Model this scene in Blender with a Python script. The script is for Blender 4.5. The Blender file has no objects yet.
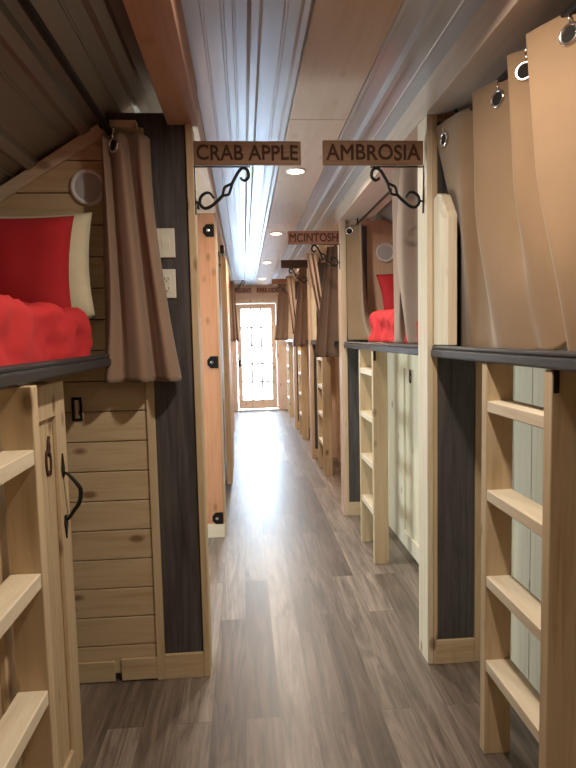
import bpy, bmesh, math, random
from mathutils import Vector, Matrix, noise as mnoise
random.seed(4)
sc = bpy.context.scene
col = sc.collection

# ------------------------------------------------------------ camera
f, H, roll = 575.0, 1.42, 0.022
th = math.atan(43 / 575); pt = math.atan(48 / 575 * math.cos(th))
Fv = Vector((math.sin(th) * math.cos(pt), math.cos(th) * math.cos(pt), -math.sin(pt)))
R0 = Vector((math.cos(th), -math.sin(th), 0)); U0 = R0.cross(Fv)
Rv = (R0 - roll * U0).normalized(); Uv = (U0 + roll * R0).normalized()
cam = bpy.data.objects.new('camera', bpy.data.cameras.new('camera'))
col.objects.link(cam)
cam.matrix_world = Matrix(((Rv.x, Uv.x, -Fv.x, 0), (Rv.y, Uv.y, -Fv.y, 0), (Rv.z, Uv.z, -Fv.z, H), (0, 0, 0, 1)))
cam.data.sensor_fit = 'VERTICAL'; cam.data.sensor_height = 24.0
cam.data.lens = 24.0 * f / 768.0; cam.data.clip_start = 0.02
sc.camera = cam

# ------------------------------------------------------------ light and exposure
sc.view_settings.view_transform = 'Standard'; sc.view_settings.look = 'None'
sc.view_settings.exposure = 0.42; sc.view_settings.gamma = 1.0
sc.view_settings.use_curve_mapping = False
w = bpy.data.worlds.new('sky'); sc.world = w; w.use_nodes = True
bg = w.node_tree.nodes['Background']
bg.inputs[0].default_value = (0.54, 0.77, 1.0, 1); bg.inputs[1].default_value = 100.0
PUCK_Y = [-0.75, 1.35, 3.45, 5.5, 7.6, 9.7]
PUCK_W = [6.0, 14.5, 13.0, 18.0, 22.0, 26.0]
pl = bpy.data.lights.new('door_daylight', 'AREA'); pl.shape = 'RECTANGLE'; pl.size = 0.62; pl.size_y = 1.9
pl.cycles.is_portal = True
po = bpy.data.objects.new('door_daylight', pl); col.objects.link(po)
po.location = (0.24, 11.14, 1.08); po.rotation_euler = (math.radians(-90), 0, 0)   # faces -Y into the hall

pl2 = bpy.data.lights.new('window_daylight', 'AREA'); pl2.shape = 'RECTANGLE'; pl2.size = 1.2; pl2.size_y = 1.0
pl2.cycles.is_portal = True
po2 = bpy.data.objects.new('window_daylight', pl2); col.objects.link(po2)
po2.matrix_world = Matrix(((0, 0, -1, -1.345), (0, 1, 0, 3.2), (1, 0, 0, 1.10), (0, 0, 0, 1)))   # faces +X into the recess

# ------------------------------------------------------------ materials
def newmat(name, rough=0.5, metal=0.0, color=(0.5, 0.5, 0.5)):
    m = bpy.data.materials.new(name); m.use_nodes = True
    b = m.node_tree.nodes['Principled BSDF']
    b.inputs['Base Color'].default_value = (*color, 1); b.inputs['Roughness'].default_value = rough
    b.inputs['Metallic'].default_value = metal
    return m, m.node_tree, b
def ramp(nt, fac, stops):
    r = nt.nodes.new('ShaderNodeValToRGB'); nt.links.new(fac, r.inputs[0])
    while len(r.color_ramp.elements) < len(stops): r.color_ramp.elements.new(0.5)
    for e, (p, c) in zip(r.color_ramp.elements, stops): e.position = p; e.color = (*c, 1)
    return r.outputs[0]
def mathn(nt, op, a, b):
    n = nt.nodes.new('ShaderNodeMath'); n.operation = op
    for i, v in enumerate((a, b)):
        if v is None: continue
        if isinstance(v, (int, float)): n.inputs[i].default_value = v
        else: nt.links.new(v, n.inputs[i])
    return n.outputs[0]
def mix(nt, fac, a, b, mode='MIX'):
    n = nt.nodes.new('ShaderNodeMix'); n.data_type = 'RGBA'; n.blend_type = mode
    if isinstance(fac, (int, float)): n.inputs[0].default_value = fac
    else: nt.links.new(fac, n.inputs[0])
    for i, v in ((6, a), (7, b)):
        if isinstance(v, tuple): n.inputs[i].default_value = (*v, 1)
        else: nt.links.new(v, n.inputs[i])
    return n.outputs[2]
def coords(nt, scale, island=True):
    tc = nt.nodes.new('ShaderNodeNewGeometry'); mp = nt.nodes.new('ShaderNodeMapping')
    mp.inputs['Scale'].default_value = scale
    nt.links.new(tc.outputs['Position'], mp.inputs[0])
    if island:
        v = nt.nodes.new('ShaderNodeVectorMath'); v.operation = 'ADD'
        s = nt.nodes.new('ShaderNodeVectorMath'); s.operation = 'SCALE'
        s.inputs[0].default_value = (13.0, 7.0, 19.0)
        nt.links.new(tc.outputs['Random Per Island'], s.inputs['Scale'])
        nt.links.new(tc.outputs['Position'], v.inputs[0]); nt.links.new(s.outputs[0], v.inputs[1])
        nt.links.new(v.outputs[0], mp.inputs[0])
    return mp.outputs[0], tc.outputs['Random Per Island']
def noise(nt, vec, scale, detail=4, rough=0.55, dist=0.0):
    n = nt.nodes.new('ShaderNodeTexNoise'); nt.links.new(vec, n.inputs['Vector'])
    n.inputs['Scale'].default_value = scale; n.inputs['Detail'].default_value = detail
    n.inputs['Roughness'].default_value = rough; n.inputs['Distortion'].default_value = dist
    return n.outputs[0]
def bump(nt, b, h, strength, dist=0.002):
    n = nt.nodes.new('ShaderNodeBump'); n.inputs['Strength'].default_value = strength; n.inputs['Distance'].default_value = dist
    nt.links.new(h, n.inputs['Height']); nt.links.new(n.outputs[0], b.inputs['Normal'])
def pine(name, light, dark, axis='z', knots=1.0, rough=0.55, vary=0.25):
    m, nt, b = newmat(name, rough)
    s = {'x': (0.9, 14, 14), 'y': (14, 0.9, 14), 'z': (14, 14, 0.9)}[axis]
    k = {'x': (5.5, 10, 10), 'y': (10, 5.5, 10), 'z': (10, 10, 5.5)}[axis]
    vec, isl = coords(nt, s)
    g = noise(nt, vec, 3.0, 6, 0.6, 0.6)
    c = ramp(nt, g, [(0.3, dark), (0.52, light), (0.75, tuple(min(1, x * 1.08) for x in light))])
    big = noise(nt, vec, 0.7, 2)
    c = mix(nt, mathn(nt, 'MULTIPLY', big, 0.5), c, tuple(x * y for x, y in zip(light, (0.86, 0.74, 0.6))))
    c = mix(nt, mathn(nt, 'MULTIPLY', isl, vary), c, tuple(x * y for x, y in zip(light, (0.8, 0.7, 0.6))))
    if knots:
        kv, _ = coords(nt, k)
        v = nt.nodes.new('ShaderNodeTexVoronoi'); nt.links.new(kv, v.inputs['Vector']); v.inputs['Scale'].default_value = 0.85
        f_ = ramp(nt, v.outputs['Distance'], [(0.08, (1, 1, 1)), (0.18, (0, 0, 0))])
        c = mix(nt, mathn(nt, 'MULTIPLY', f_, 0.75 * knots), c, (0.13, 0.055, 0.02))
    nt.links.new(c, b.inputs['Base Color']); bump(nt, b, g, 0.25)
    return m
M = {}
for ax in 'xyz':
    M['pine_' + ax] = pine('pine_' + ax, (0.60, 0.485, 0.33), (0.45, 0.335, 0.20), ax)
    M['pale_' + ax] = pine('pale_pine_' + ax, (0.74, 0.67, 0.54), (0.61, 0.52, 0.39), ax, 0.8)
    M['rose_' + ax] = pine('rosy_pine_' + ax, (0.68, 0.52, 0.42), (0.57, 0.41, 0.31), ax, 0.7)
M['white_z'] = pine('whitish_pine', (0.80, 0.79, 0.66), (0.68, 0.66, 0.52), 'z', 0.9)
M['orange_z'] = pine('orange_cedar', (0.54, 0.27, 0.15), (0.42, 0.18, 0.09), 'z', .6)
M['red_y'] = pine('red_stained_beam', (0.46, 0.28, 0.20), (0.38, 0.22, 0.15), 'y', 0.3)
M['board_y'] = pine('ceiling_board', (0.62, 0.53, 0.47), (0.53, 0.43, 0.36), 'y', 0.35, 0.5, 0.4)
M['ply'] = pine('pink_plywood', (0.68, 0.50, 0.38), (0.60, 0.42, 0.30), 'z', 0.2, 0.5)

def dark_vinyl():
    m, nt, b = newmat('charcoal_vinyl_plank', 0.42)
    vec, isl = coords(nt, (16, 16, 0.9))
    g = noise(nt, vec, 2.4, 7, 0.65, 0.8)
    c = ramp(nt, g, [(0.3, (0.028, 0.025, 0.026)), (0.6, (0.085, 0.078, 0.082)), (0.8, (0.12, 0.108, 0.108))])
    nt.links.new(c, b.inputs['Base Color']); bump(nt, b, g, 0.3)
    return m
M['vinyl'] = dark_vinyl()
def floor_mat():
    m, nt, b = newmat('greige_vinyl_floor', 0.3)
    tc = nt.nodes.new('ShaderNodeNewGeometry')
    mp = nt.nodes.new('ShaderNodeMapping'); mp.inputs['Rotation'].default_value = (0, 0, math.pi / 2)
    mp.inputs['Location'].default_value = (0.37, 0.03, 0)
    nt.links.new(tc.outputs['Position'], mp.inputs[0])
    br = nt.nodes.new('ShaderNodeTexBrick'); nt.links.new(mp.outputs[0], br.inputs['Vector'])
    br.offset = 0.37; br.inputs['Scale'].default_value = 1.0
    br.inputs['Brick Width'].default_value = 1.22; br.inputs['Row Height'].default_value = 0.127
    br.inputs['Mortar Size'].default_value = 0.0012; br.inputs['Mortar Smooth'].default_value = 0.2
    br.inputs['Color1'].default_value = (0.0, 0.0, 0.0, 1); br.inputs['Color2'].default_value = (1, 1, 1, 1)
    br.inputs['Mortar'].default_value = (0.5, 0.5, 0.5, 1)
    base = ramp(nt, br.outputs['Color'], [(0.0, (0.108, 0.081, 0.067)), (0.5, (0.165, 0.129, 0.108)), (1.0, (0.255, 0.208, 0.18))])
    # shift the grain plank by plank
    sv = nt.nodes.new('ShaderNodeVectorMath'); sv.operation = 'MULTIPLY_ADD'
    nt.links.new(br.outputs['Color'], sv.inputs[0]); sv.inputs[1].default_value = (5, 31, 3)
    nt.links.new(tc.outputs['Position'], sv.inputs[2])
    m2 = nt.nodes.new('ShaderNodeMapping'); m2.inputs['Scale'].default_value = (16, 1.1, 1); nt.links.new(sv.outputs[0], m2.inputs[0])
    g = noise(nt, m2.outputs[0], 1.6, 8, 0.68, 1.2)
    gr = ramp(nt, g, [(0.30, (0.36, 0.34, 0.33)), (0.5, (0.92, 0.91, 0.90)), (0.70, (1.55, 1.52, 1.48))])
    c = mix(nt, 1.0, base, gr, 'MULTIPLY')
    m3 = nt.nodes.new('ShaderNodeMapping'); m3.inputs['Scale'].default_value = (5, 1.6, 1); nt.links.new(sv.outputs[0], m3.inputs[0])
    k = noise(nt, m3.outputs[0], 1.3, 5, 0.6, 1.5)
    c = mix(nt, ramp(nt, k, [(0.60, (0, 0, 0)), (0.78, (0.6, 0.6, 0.6))]), c, (0.05, 0.036, 0.03))
    c = mix(nt, mathn(nt, 'MULTIPLY', br.outputs['Fac'], 0.6), c, (0.05, 0.04, 0.035))
    nt.links.new(c, b.inputs['Base Color'])
    rr = nt.nodes.new('ShaderNodeMapRange'); nt.links.new(g, rr.inputs[0])
    rr.inputs[3].default_value = 0.30; rr.inputs[4].default_value = 0.46; b.inputs['Specular IOR Level'].default_value = 0.65
    nt.links.new(rr.outputs[0], b.inputs['Roughness'])
    bump(nt, b, g, 0.12, 0.001)
    return m
M['floor'] = floor_mat()
def steel(name, color, rough, metal=0.85):
    m, nt, b = newmat(name, rough, metal, color)
    vec, _ = coords(nt, (8, 0.8, 8), False)
    g = noise(nt, vec, 1.5, 3)
    c = ramp(nt, g, [(0.3, tuple(x * 0.86 for x in color)), (0.7, color)])
    nt.links.new(c, b.inputs['Base Color'])
    return m
M['steel'] = steel('galvanised_ceiling_steel', (0.56, 0.60, 0.68), 0.32, 0.55)
M['steel_dark'] = steel('brown_roof_steel', (0.30, 0.285, 0.255), 0.42, 0.3)
def fabric(name, color, scale=900, rough=0.9, sheen=0.2, wr=0.0):
    m, nt, b = newmat(name, rough, 0, color)
    b.inputs['Sheen Weight'].default_value = sheen
    vec, _ = coords(nt, (1, 1, 1), False)
    g = noise(nt, vec, 6, 4)
    c = ramp(nt, g, [(0.3, tuple(x * 0.88 for x in color)), (0.7, color)])
    nt.links.new(c, b.inputs['Base Color'])
    n2 = noise(nt, vec, 14 if wr else 300, 3)
    bump(nt, b, n2, 0.35 if wr else 0.12, 0.02 if wr else 0.001)
    return m
M['curtain'] = fabric('tan_curtain_cloth', (0.245, 0.155, 0.088))
M['curtain_b'] = fabric('mocha_curtain_cloth', (0.275, 0.18, 0.13))
M['red'] = fabric('red_cotton', (0.36, 0.008, 0.014), sheen=0)
M['redq'] = fabric('red_quilt', (0.52, 0.018, 0.024), sheen=0)
M['cream'] = fabric('cream_cotton', (0.70, 0.64, 0.47), wr=1)
M['sheet'] = fabric('white_sheet', (0.66, 0.63, 0.55))
M['rail'] = newmat('black_rail_trim', 0.42, 0.0, (0.030, 0.030, 0.035))[0]
M['iron'] = newmat('black_wrought_iron', 0.42, 0.6, (0.018, 0.016, 0.016))[0]
M['chrome'] = newmat('chrome', 0.12, 1.0, (0.85, 0.85, 0.86))[0]
M['hole_shade'] = newmat('painted_hole_shade', 0.95, 0.0, (0.01, 0.008, 0.007))[0]  # near-black colour standing in for the shade inside the grommets
M['plate'] = newmat('white_plastic', 0.4, 0.0, (0.72, 0.69, 0.62))[0]
M['slot'] = newmat('dark_plastic', 0.5, 0.0, (0.03, 0.03, 0.03))[0]
M['grille'] = newmat('grey_speaker_mesh', 0.7, 0.0, (0.52, 0.54, 0.58))[0]
M['ring'] = newmat('white_speaker_ring', 0.45, 0.0, (0.80, 0.80, 0.80))[0]
M['burn'] = newmat('burnt_wood', 0.8, 0.0, (0.055, 0.018, 0.008))[0]
M['sign'] = pine('sign_board', (0.30, 0.175, 0.105), (0.17, 0.09, 0.05), 'x', 0.5, 0.6)
M['sign_dark'] = pine('dark_sign_board', (0.075, 0.038, 0.03), (0.05, 0.025, 0.02), 'x', 0.2, 0.6)
M['sign_red'] = pine('reddish_sign_board', (0.30, 0.13, 0.085), (0.2, 0.08, 0.05), 'x', 0.3, 0.6)
M['sign_pale'] = pine('pale_sign_board', (0.42, 0.24, 0.17), (0.3, 0.17, 0.11), 'x', 0.3, 0.6)
M['paint'] = newmat('plain_white_panel', 0.6, 0.0, (0.6, 0.55, 0.48))[0]
M['ground'] = newmat('pale_gravel', 0.9, 0.0, (0.55, 0.55, 0.55))[0]
M['lens'] = bpy.data.materials.new('lit_lens'); M['lens'].use_nodes = True
_n = M['lens'].node_tree; _n.nodes.remove(_n.nodes['Principled BSDF'])
_e = _n.nodes.new('ShaderNodeEmission'); _e.inputs[0].default_value = (1, 0.84, 0.62, 1); _e.inputs[1].default_value = 14
_n.links.new(_e.outputs[0], _n.nodes['Material Output'].inputs[0])
gm = bpy.data.materials.new('door_glass'); gm.use_nodes = True; M['glass'] = gm
_n = gm.node_tree; _n.nodes.remove(_n.nodes['Principled BSDF'])
_t = _n.nodes.new('ShaderNodeBsdfTransparent'); _t.inputs[0].default_value = (.56, .56, .56, 1); _g = _n.nodes.new('ShaderNodeBsdfGlossy'); _g.inputs['Roughness'].default_value = 0.02
_m = _n.nodes.new('ShaderNodeMixShader'); _m.inputs[0].default_value = 0.06
_n.links.new(_t.outputs[0], _m.inputs[1]); _n.links.new(_g.outputs[0], _m.inputs[2]); _n.links.new(_m.outputs[0], _n.nodes['Material Output'].inputs[0])

gm = bpy.data.materials.new('tinted_glass'); gm.use_nodes = True; M['tinted'] = gm
_n = gm.node_tree; _n.nodes.remove(_n.nodes['Principled BSDF'])
_t = _n.nodes.new('ShaderNodeBsdfTransparent'); _t.inputs[0].default_value = (.37, .335, .295, 1)
_g = _n.nodes.new('ShaderNodeBsdfGlossy'); _g.inputs['Roughness'].default_value = 0.02
_m = _n.nodes.new('ShaderNodeMixShader'); _m.inputs[0].default_value = 0.05
_n.links.new(_t.outputs[0], _m.inputs[1]); _n.links.new(_g.outputs[0], _m.inputs[2]); _n.links.new(_m.outputs[0], _n.nodes['Material Output'].inputs[0])

# ------------------------------------------------------------ mesh helpers
class MB:
    def __init__(s): s.v = []; s.f = []
    def add(s, v, f_):
        o = len(s.v); s.v += [tuple(p) for p in v]; s.f += [tuple(i + o for i in q) for q in f_]; return s
    def box(s, x0, x1, y0, y1, z0, z1):
        v = [(x, y, z) for x in (x0, x1) for y in (y0, y1) for z in (z0, z1)]
        return s.add(v, [(0, 1, 3, 2), (4, 6, 7, 5), (0, 4, 5, 1), (2, 3, 7, 6), (0, 2, 6, 4), (1, 5, 7, 3)])
    def prism(s, pts, axis, a, b):
        """2D outline extruded along an axis; outline holds the other two axes in order"""
        n = len(pts)
        def mk(p, t): return {'x': (t, p[0], p[1]), 'y': (p[0], t, p[1]), 'z': (p[0], p[1], t)}[axis]
        v = [mk(p, a) for p in pts] + [mk(p, b) for p in pts]
        return s.add(v, [tuple(range(n)), tuple(range(2 * n - 1, n - 1, -1))] + [(i, i + n, (i + 1) % n + n, (i + 1) % n) for i in range(n)])
    def tube(s, pts, r, n=8, closed=False):
        pts = [Vector(p) for p in pts]; N = len(pts); base = len(s.v); vs = []
        up = None
        for i, p in enumerate(pts):
            a = pts[(i - 1) % N] if (closed or i) else p
            b = pts[(i + 1) % N] if (closed or i < N - 1) else p
            t = (b - a).normalized()
            if up is None:
                up = t.cross(Vector((0.13, 0.2, 1))); 
                if up.length < 0.1: up = t.cross(Vector((1, 0, 0)))
            up = (up - t * up.dot(t)).normalized(); w_ = t.cross(up)
            rr = r[i] if isinstance(r, (list, tuple)) else r
            vs += [p + (up * math.cos(q) + w_ * math.sin(q)) * rr for q in (2 * math.pi * k / n for k in range(n))]
        fs = []
        for i in range(N if closed else N - 1):
            j = (i + 1) % N
            fs += [(i * n + k, i * n + (k + 1) % n, j * n + (k + 1) % n, j * n + k) for k in range(n)]
        if not closed: fs += [tuple(range(n))[::-1], tuple((N - 1) * n + k for k in range(n))]
        return s.add(vs, fs)
    def disc(s, c, nrm, r, t, n=24):
        c = Vector(c); nrm = Vector(nrm).normalized()
        return s.tube([c, c + nrm * t], r, n)
    def ring(s, c, nrm, R, r, n=24, m=8):
        c = Vector(c); nrm = Vector(nrm).normalized(); a = nrm.orthogonal().normalized(); b = nrm.cross(a)
        return s.tube([c + (a * math.cos(q) + b * math.sin(q)) * R for q in (2 * math.pi * k / n for k in range(n))], r, m, True)
def mesh_of(name, mb, mat, off):
    me = bpy.data.meshes.new(name)
    me.from_pydata([(x - off[0], y - off[1], z - off[2]) for x, y, z in mb.v], [], mb.f)
    bm = bmesh.new(); bm.from_mesh(me); bmesh.ops.recalc_face_normals(bm, faces=bm.faces); bm.to_mesh(me); bm.free()
    me.materials.append(mat); me.update(); return me
def tag(o, label, cat, group=None):
    o['label'] = label; o['category'] = cat
    if group: o['group'] = group
ROOT = {}
def thing(name, label, cat, loc, group=None):
    o = bpy.data.objects.new(name, None); col.objects.link(o); o.location = loc; o.empty_display_size = 0.1
    tag(o, label, cat, group); ROOT[o] = Vector(loc); return o
def fin(o, bev, smooth):
    if smooth:
        o.data.polygons.foreach_set('use_smooth', [True] * len(o.data.polygons)); o.data.update()
    if bev:
        md = o.modifiers.new('bevel', 'BEVEL'); md.width = bev; md.segments = 2; md.limit_method = 'ANGLE'; md.angle_limit = 0.6
def part(name, mb, mat, parent, bev=0.002, smooth=False, label=None):
    off = ROOT[parent]
    o = bpy.data.objects.new(name, mesh_of(name, mb, M[mat], off)); col.objects.link(o)
    o.parent = parent; ROOT[o] = off; fin(o, bev, smooth)
    if label: o['label'] = label
    return o
def single(name, mb, mat, loc, label=None, cat=None, group=None, bev=0.002, smooth=False, kind=None):
    o = bpy.data.objects.new(name, mesh_of(name, mb, M[mat], loc)); col.objects.link(o); o.location = loc
    ROOT[o] = Vector(loc); fin(o, bev, smooth)
    if label: tag(o, label, cat, group)
    if kind: o['kind'] = kind
    return o
def struct(name, mb, mat, bev=0.0, label=None):
    o = single(name, mb, mat, (0, 0, 0), bev=bev, kind='structure')
    if label: o['label'] = label; o['category'] = name.split('_')[0]
    return o
def copy_tree(o, parent=None):
    c = o.copy(); col.objects.link(c)
    if parent is not None: c.parent = parent
    for ch in list(o.children): copy_tree(ch, c)
    return c
def place(o, loc, label, group=None):
    o.location = loc; o['label'] = label; ROOT[o] = Vector(loc)
    if group: o['group'] = group
    return o
def cr(p0, p1, p2, p3, t):
    return 0.5 * ((2 * p1) + (p2 - p0) * t + (2 * p0 - 5 * p1 + 4 * p2 - p3) * t * t + (3 * p1 - p0 - 3 * p2 + p3) * t ** 3)
def spline(pts, n):
    pts = [Vector(p) for p in pts]; out = []; m = len(pts) - 1
    for i in range(n + 1):
        u = i / n * m; k = min(int(u), m - 1); t = u - k
        out.append(cr(pts[max(k - 1, 0)], pts[k], pts[k + 1], pts[min(k + 2, m)], t))
    return out
def loft(rows, n=90, m=24):
    rs = [spline(r, n) for r in rows]; cols = [spline([r[i] for r in rs], m) for i in range(n + 1)]
    mb = MB(); mb.v = [tuple(cols[i][j]) for j in range(m + 1) for i in range(n + 1)]
    mb.f = [(j * (n + 1) + i, j * (n + 1) + i + 1, (j + 1) * (n + 1) + i + 1, (j + 1) * (n + 1) + i) for j in range(m) for i in range(n)]
    return mb, cols

# ============================================================ THE SHELL
XL, XR, YB, YE = -1.30, 1.72, -1.1, 11.08
CZ = 2.40
mb = MB().box(XL - .1, XR + .1, YB - .1, YE + .12, -0.06, 0); struct('floor', mb, 'floor')
# ribbed steel ceiling strips either side of a board
def ribbed(x0, x1, ribs, z, y0, y1, thick=0.012):
    prof = [(x0, z)]
    for c, wd, h in ribs: prof += [(c - wd / 2, z), (c - wd / 4, z - h), (c + wd / 4, z - h), (c + wd / 2, z)]
    prof += [(x1, z), (x1, z + thick), (x0, z + thick)]
    return MB().prism(prof, 'y', y0, y1)
ceil = struct('ceiling', MB().box(-.33, 1.02, YB, YE + .1, CZ + .013, CZ + .06), 'board_y', label='flat ceiling of a long board between ribbed steel strips')
ROOT[ceil] = Vector((0, 0, 0))
part('steel_strip', ribbed(-.16, .245, [(-.099, .012, .004), (-.038, .012, .004), (-.003, .010, .004), (.061, .048, .024), (.155, .014, .003), (.215, .036, .010)], CZ, YB, YE), 'steel', ceil, 0, label='bluish ribbed steel strip left of the board')
part('steel_strip', ribbed(.485, .95, [(.505, .03, .008), (.60, .044, .020), (.68, .012, .003)], CZ, YB, YE), 'steel', ceil, 0, label='ribbed steel strip right of the board')
mb = MB(); ys = [YB, .55, 2.66, 5.04, 7.45, 9.8, YE]
for a, b_ in zip(ys, ys[1:]): mb.box(.235, .492, a + .002, b_ - .002, CZ - .012, CZ + .004)
part('ceiling_board', mb, 'board_y', ceil, .002)
# beams along the hall edges
struct('trim_1', MB().box(-.275, -.155, YB, 2.36, 2.25, CZ + .012), 'red_y', .003)
struct('trim_2', MB().box(-.265, -.162, 2.36, YE, 2.272, CZ + .012), 'board_y', .003)
struct('trim_3', MB().box(.742, .98, YB, YE, 2.285, CZ + .012), 'board_y', .003)
# sloping roof steel over the bunks
def slope(x0, z0, x1, z1, y0, y1, n):
    d = Vector((x1 - x0, 0, z1 - z0)); L = d.length; d.normalize(); nn = Vector((-d.z, 0, d.x)) 
    if nn.z > 0: nn = -nn
    pr_ = []
    def P(s_, h): q = Vector((x0, 0, z0)) + d * s_ + nn * h; pr_.append((q.x, q.z))
    P(0, 0)
    step = L / n
    for i in range(n):
        c = (i + .55) * step
        for o_, h in ((-.035, 0), (-.018, .022), (.018, .022), (.035, 0)): P(c + o_, h)
        if step > .16:
            for o_ in (.085,):
                P(c + o_ - .006, 0); P(c + o_ - .003, .005); P(c + o_ + .003, .005); P(c + o_ + .006, 0)
    P(L, 0); P(L, -.015); P(0, -.015)
    return MB().prism(pr_, 'y', y0, y1)
struct('ceiling_left_slope', slope(-.27, 2.425, XL, 2.425 - .62 * (-.27 - XL), YB, YE, 5), 'steel_dark')
struct('ceiling_right_slope', slope(.88, 2.42, XR, 2.42 - .60 * (XR - .88), YB, YE, 4), 'steel_dark')
WY0, WY1, WZ0, WZ1 = 2.7, 3.7, 0.5, 1.7
struct('wall_left', MB().box(XL - .08, XL, YB, WY0, 0, 1.85).box(XL - .08, XL, WY1, YE, 0, 1.85).box(XL - .08, XL, WY0, WY1, 0, WZ0).box(XL - .08, XL, WY0, WY1, WZ1, 1.85), 'pine_y')
win = struct('window_1', MB().box(XL - .05, XL + .012, WY0 - .04, WY0 + .01, WZ0 - .04, WZ1 + .04).box(XL - .05, XL + .012, WY1 - .01, WY1 + .04, WZ0 - .04, WZ1 + .04).box(XL - .05, XL + .012, WY0 + .01, WY1 - .01, WZ0 - .04, WZ0 + .01).box(XL - .05, XL + .012, WY0 + .01, WY1 - .01, WZ1 - .01, WZ1 + .04), 'pine_z')
part('pane', MB().box(XL - .03, XL - .025, WY0 + .01, WY1 - .01, WZ0 + .01, WZ1 - .01), 'tinted', win, 0)
struct('wall_right', MB().box(XR, XR + .08, YB, YE, 0, 2.0), 'pine_y')
struct('wall_back', MB().box(XL - .08, XR + .08, YB - .08, YB, 0, 2.48), 'pine_x')
# end wall with a door opening
DX0, DX1, DZ1 = -.135, .625, 2.055
mb = MB().box(XL, DX0, YE, YE + .1, 0, 2.48).box(DX1, XR, YE, YE + .1, 0, 2.48).box(DX0, DX1, YE, YE + .1, DZ1, 2.48)
struct('wall_end', mb, 'rose_x')
mb = MB().box(DX0 - .075, DX0, YE - .02, YE, 0, DZ1 + .075).box(DX1, DX1 + .075, YE - .02, YE, 0, DZ1 + .075).box(DX0, DX1, YE - .02, YE, DZ1, DZ1 + .075)
struct('trim_4', mb, 'rose_z', .003)
struct('trim_5', MB().box(DX0 - .03, DX1 + .03, YE - .04, YE + .13, 0, .022), 'plate', .003)
door = single('door_1', MB().box(DX0 + .003, DX0 + .092, YE + .01, YE + .055, .03, DZ1 - .004).box(DX1 - .098, DX1 - .003, YE + .01, YE + .055, .03, DZ1 - .004)
              .box(DX0 + .092, DX1 - .098, YE + .01, YE + .055, .03, .205).box(DX0 + .092, DX1 - .098, YE + .01, YE + .055, 1.95, DZ1 - .004), 'rose_z', (0.24, YE, 0), bev=.003, kind='structure')
door['label'] = 'glazed pine door at the far end of the hall, daylight behind'; door['category'] = 'door'
gx0, gx1, gz0, gz1 = DX0 + .092, DX1 - .098, .205, 1.95
mb = MB()
for k in (1, 2): x = gx0 + (gx1 - gx0) * k / 3; mb.box(x - .019, x + .019, YE + .02, YE + .045, gz0, gz1)
for k in range(1, 5): z = gz0 + (gz1 - gz0) * k / 5; mb.box(gx0, gx1, YE + .021, YE + .044, z - .018, z + .018)
part('glazing_bars', mb, 'grille', door, 0)
part('pane', MB().box(gx0, gx1, YE + .030, YE + .034, gz0, gz1), 'glass', door, 0)
hd = part('lock_plate', MB().box(DX0 + .015, DX0 + .065, YE + .002, YE + .01, .86, .98), 'iron', door, .002)
part('door_knob', MB().tube([(DX0 + .04, YE + .002, .92), (DX0 + .04, YE - .02, .92), (DX0 + .04, YE - .03, .92), (DX0 + .04, YE - .055, .92)], [.01, .01, .026, .018], 16), 'iron', hd, 0, True)
struct('ground', MB().box(-6, 6, YE + .13, YE + 14, -.5, -.42), 'ground')

# ============================================================ PARTITIONS AND POSTS
def shiplap(x0, x1, y, z0, z1, pitch=.1225, axis='z', t=.018):
    mb = MB(); z = z0
    while z < z1 - .01:
        e = min(z + pitch - .004, z1)
        mb.box(x0, x1, y, y + t, z, e); z += pitch
    return mb
# left partition faces the camera beside the first left bunk
LP = 2.34
wp = struct('wall_partition', MB().box(XL, -.19, LP + .018, LP + .055, 0, 2.30), 'vinyl', 0, 'partition wall at the head of the left bunk, boards beside a charcoal panel')
def clipslope(mb):
    """cut a plank wall to the roof slope"""
    out = MB()
    for p in mb.v: out.v.append((p[0], p[1], min(p[2], 2.40 - .62 * (-.27 - p[0]))))
    out.f = mb.f; return out
mb = MB(); z = .034
while z < 2.24:
    n = 10
    e = z + .1185
    xr = -.395
    def top(x): return 2.415 - .62 * (-.27 - x)
    if z < top(XL):
        if e < top(XL): mb.box(XL, xr, LP, LP + .018, z, e)
        else: 
            xa = (e - 2.415) / .62 - .27
            mb.prism([(XL, z), (xr, z), (xr, min(e, 2.235)), (min(xa, xr), min(e, 2.235)), (XL, top(XL))], 'y', LP, LP + .018)
    else:
        x0 = (z - 2.415) / .62 - .27
        x1_ = (e - 2.415) / .62 - .27
        if x0 < xr - .02 and z < 2.12:
            if x1_ < xr: mb.prism([(x0, z), (xr, z), (xr, e), (x1_, e)], 'y', LP, LP + .018)
            else: mb.prism([(x0, z), (xr, z), (xr, top(xr))], 'y', LP, LP + .018)
    z += .1225
part('plank_cladding', mb, 'pine_x', wp, .0025)
part('vertical_trim', MB().box(-.398, -.366, LP - .012, LP + .018, 0, 2.235), 'pine_z', wp, .002)
part('charcoal_panel', MB().box(-.366, -.205, LP + .004, LP + .018, .105, 2.262), 'vinyl', wp, .001)
part('base_block', MB().box(-.366, -.205, LP - .010, LP + .018, 0, .105), 'pine_x', wp, .002)
part('base_block', MB().box(-.545, -.398, LP - .010, LP, .006, .098), 'pine_x', wp, .002)
part('base_block', MB().box(-.80, -.572, LP - .008, LP, .004, .090), 'pine_x', wp, .002)
# sloping batten along the roof line and block at its top
a = Vector((-1.25, 1.80)); b_ = Vector((-.535, 2.245)); d = (b_ - a).normalized(); nrm = Vector((d.y, -d.x)) * .045
mb = MB().prism([tuple(a), tuple(b_), tuple(b_ + nrm), tuple(a + nrm)], 'y', LP - .022, LP)
part('roof_batten', mb, 'pale_x', wp, .003)
part('top_block', MB().box(-.505, -.385, LP - .05, LP, 2.222, 2.25), 'rose_x', wp, .003)
struct('trim_6', MB().box(-.205, -.178, LP - .012, LP + .10, 0, 2.25), 'pine_z', .003)
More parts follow.
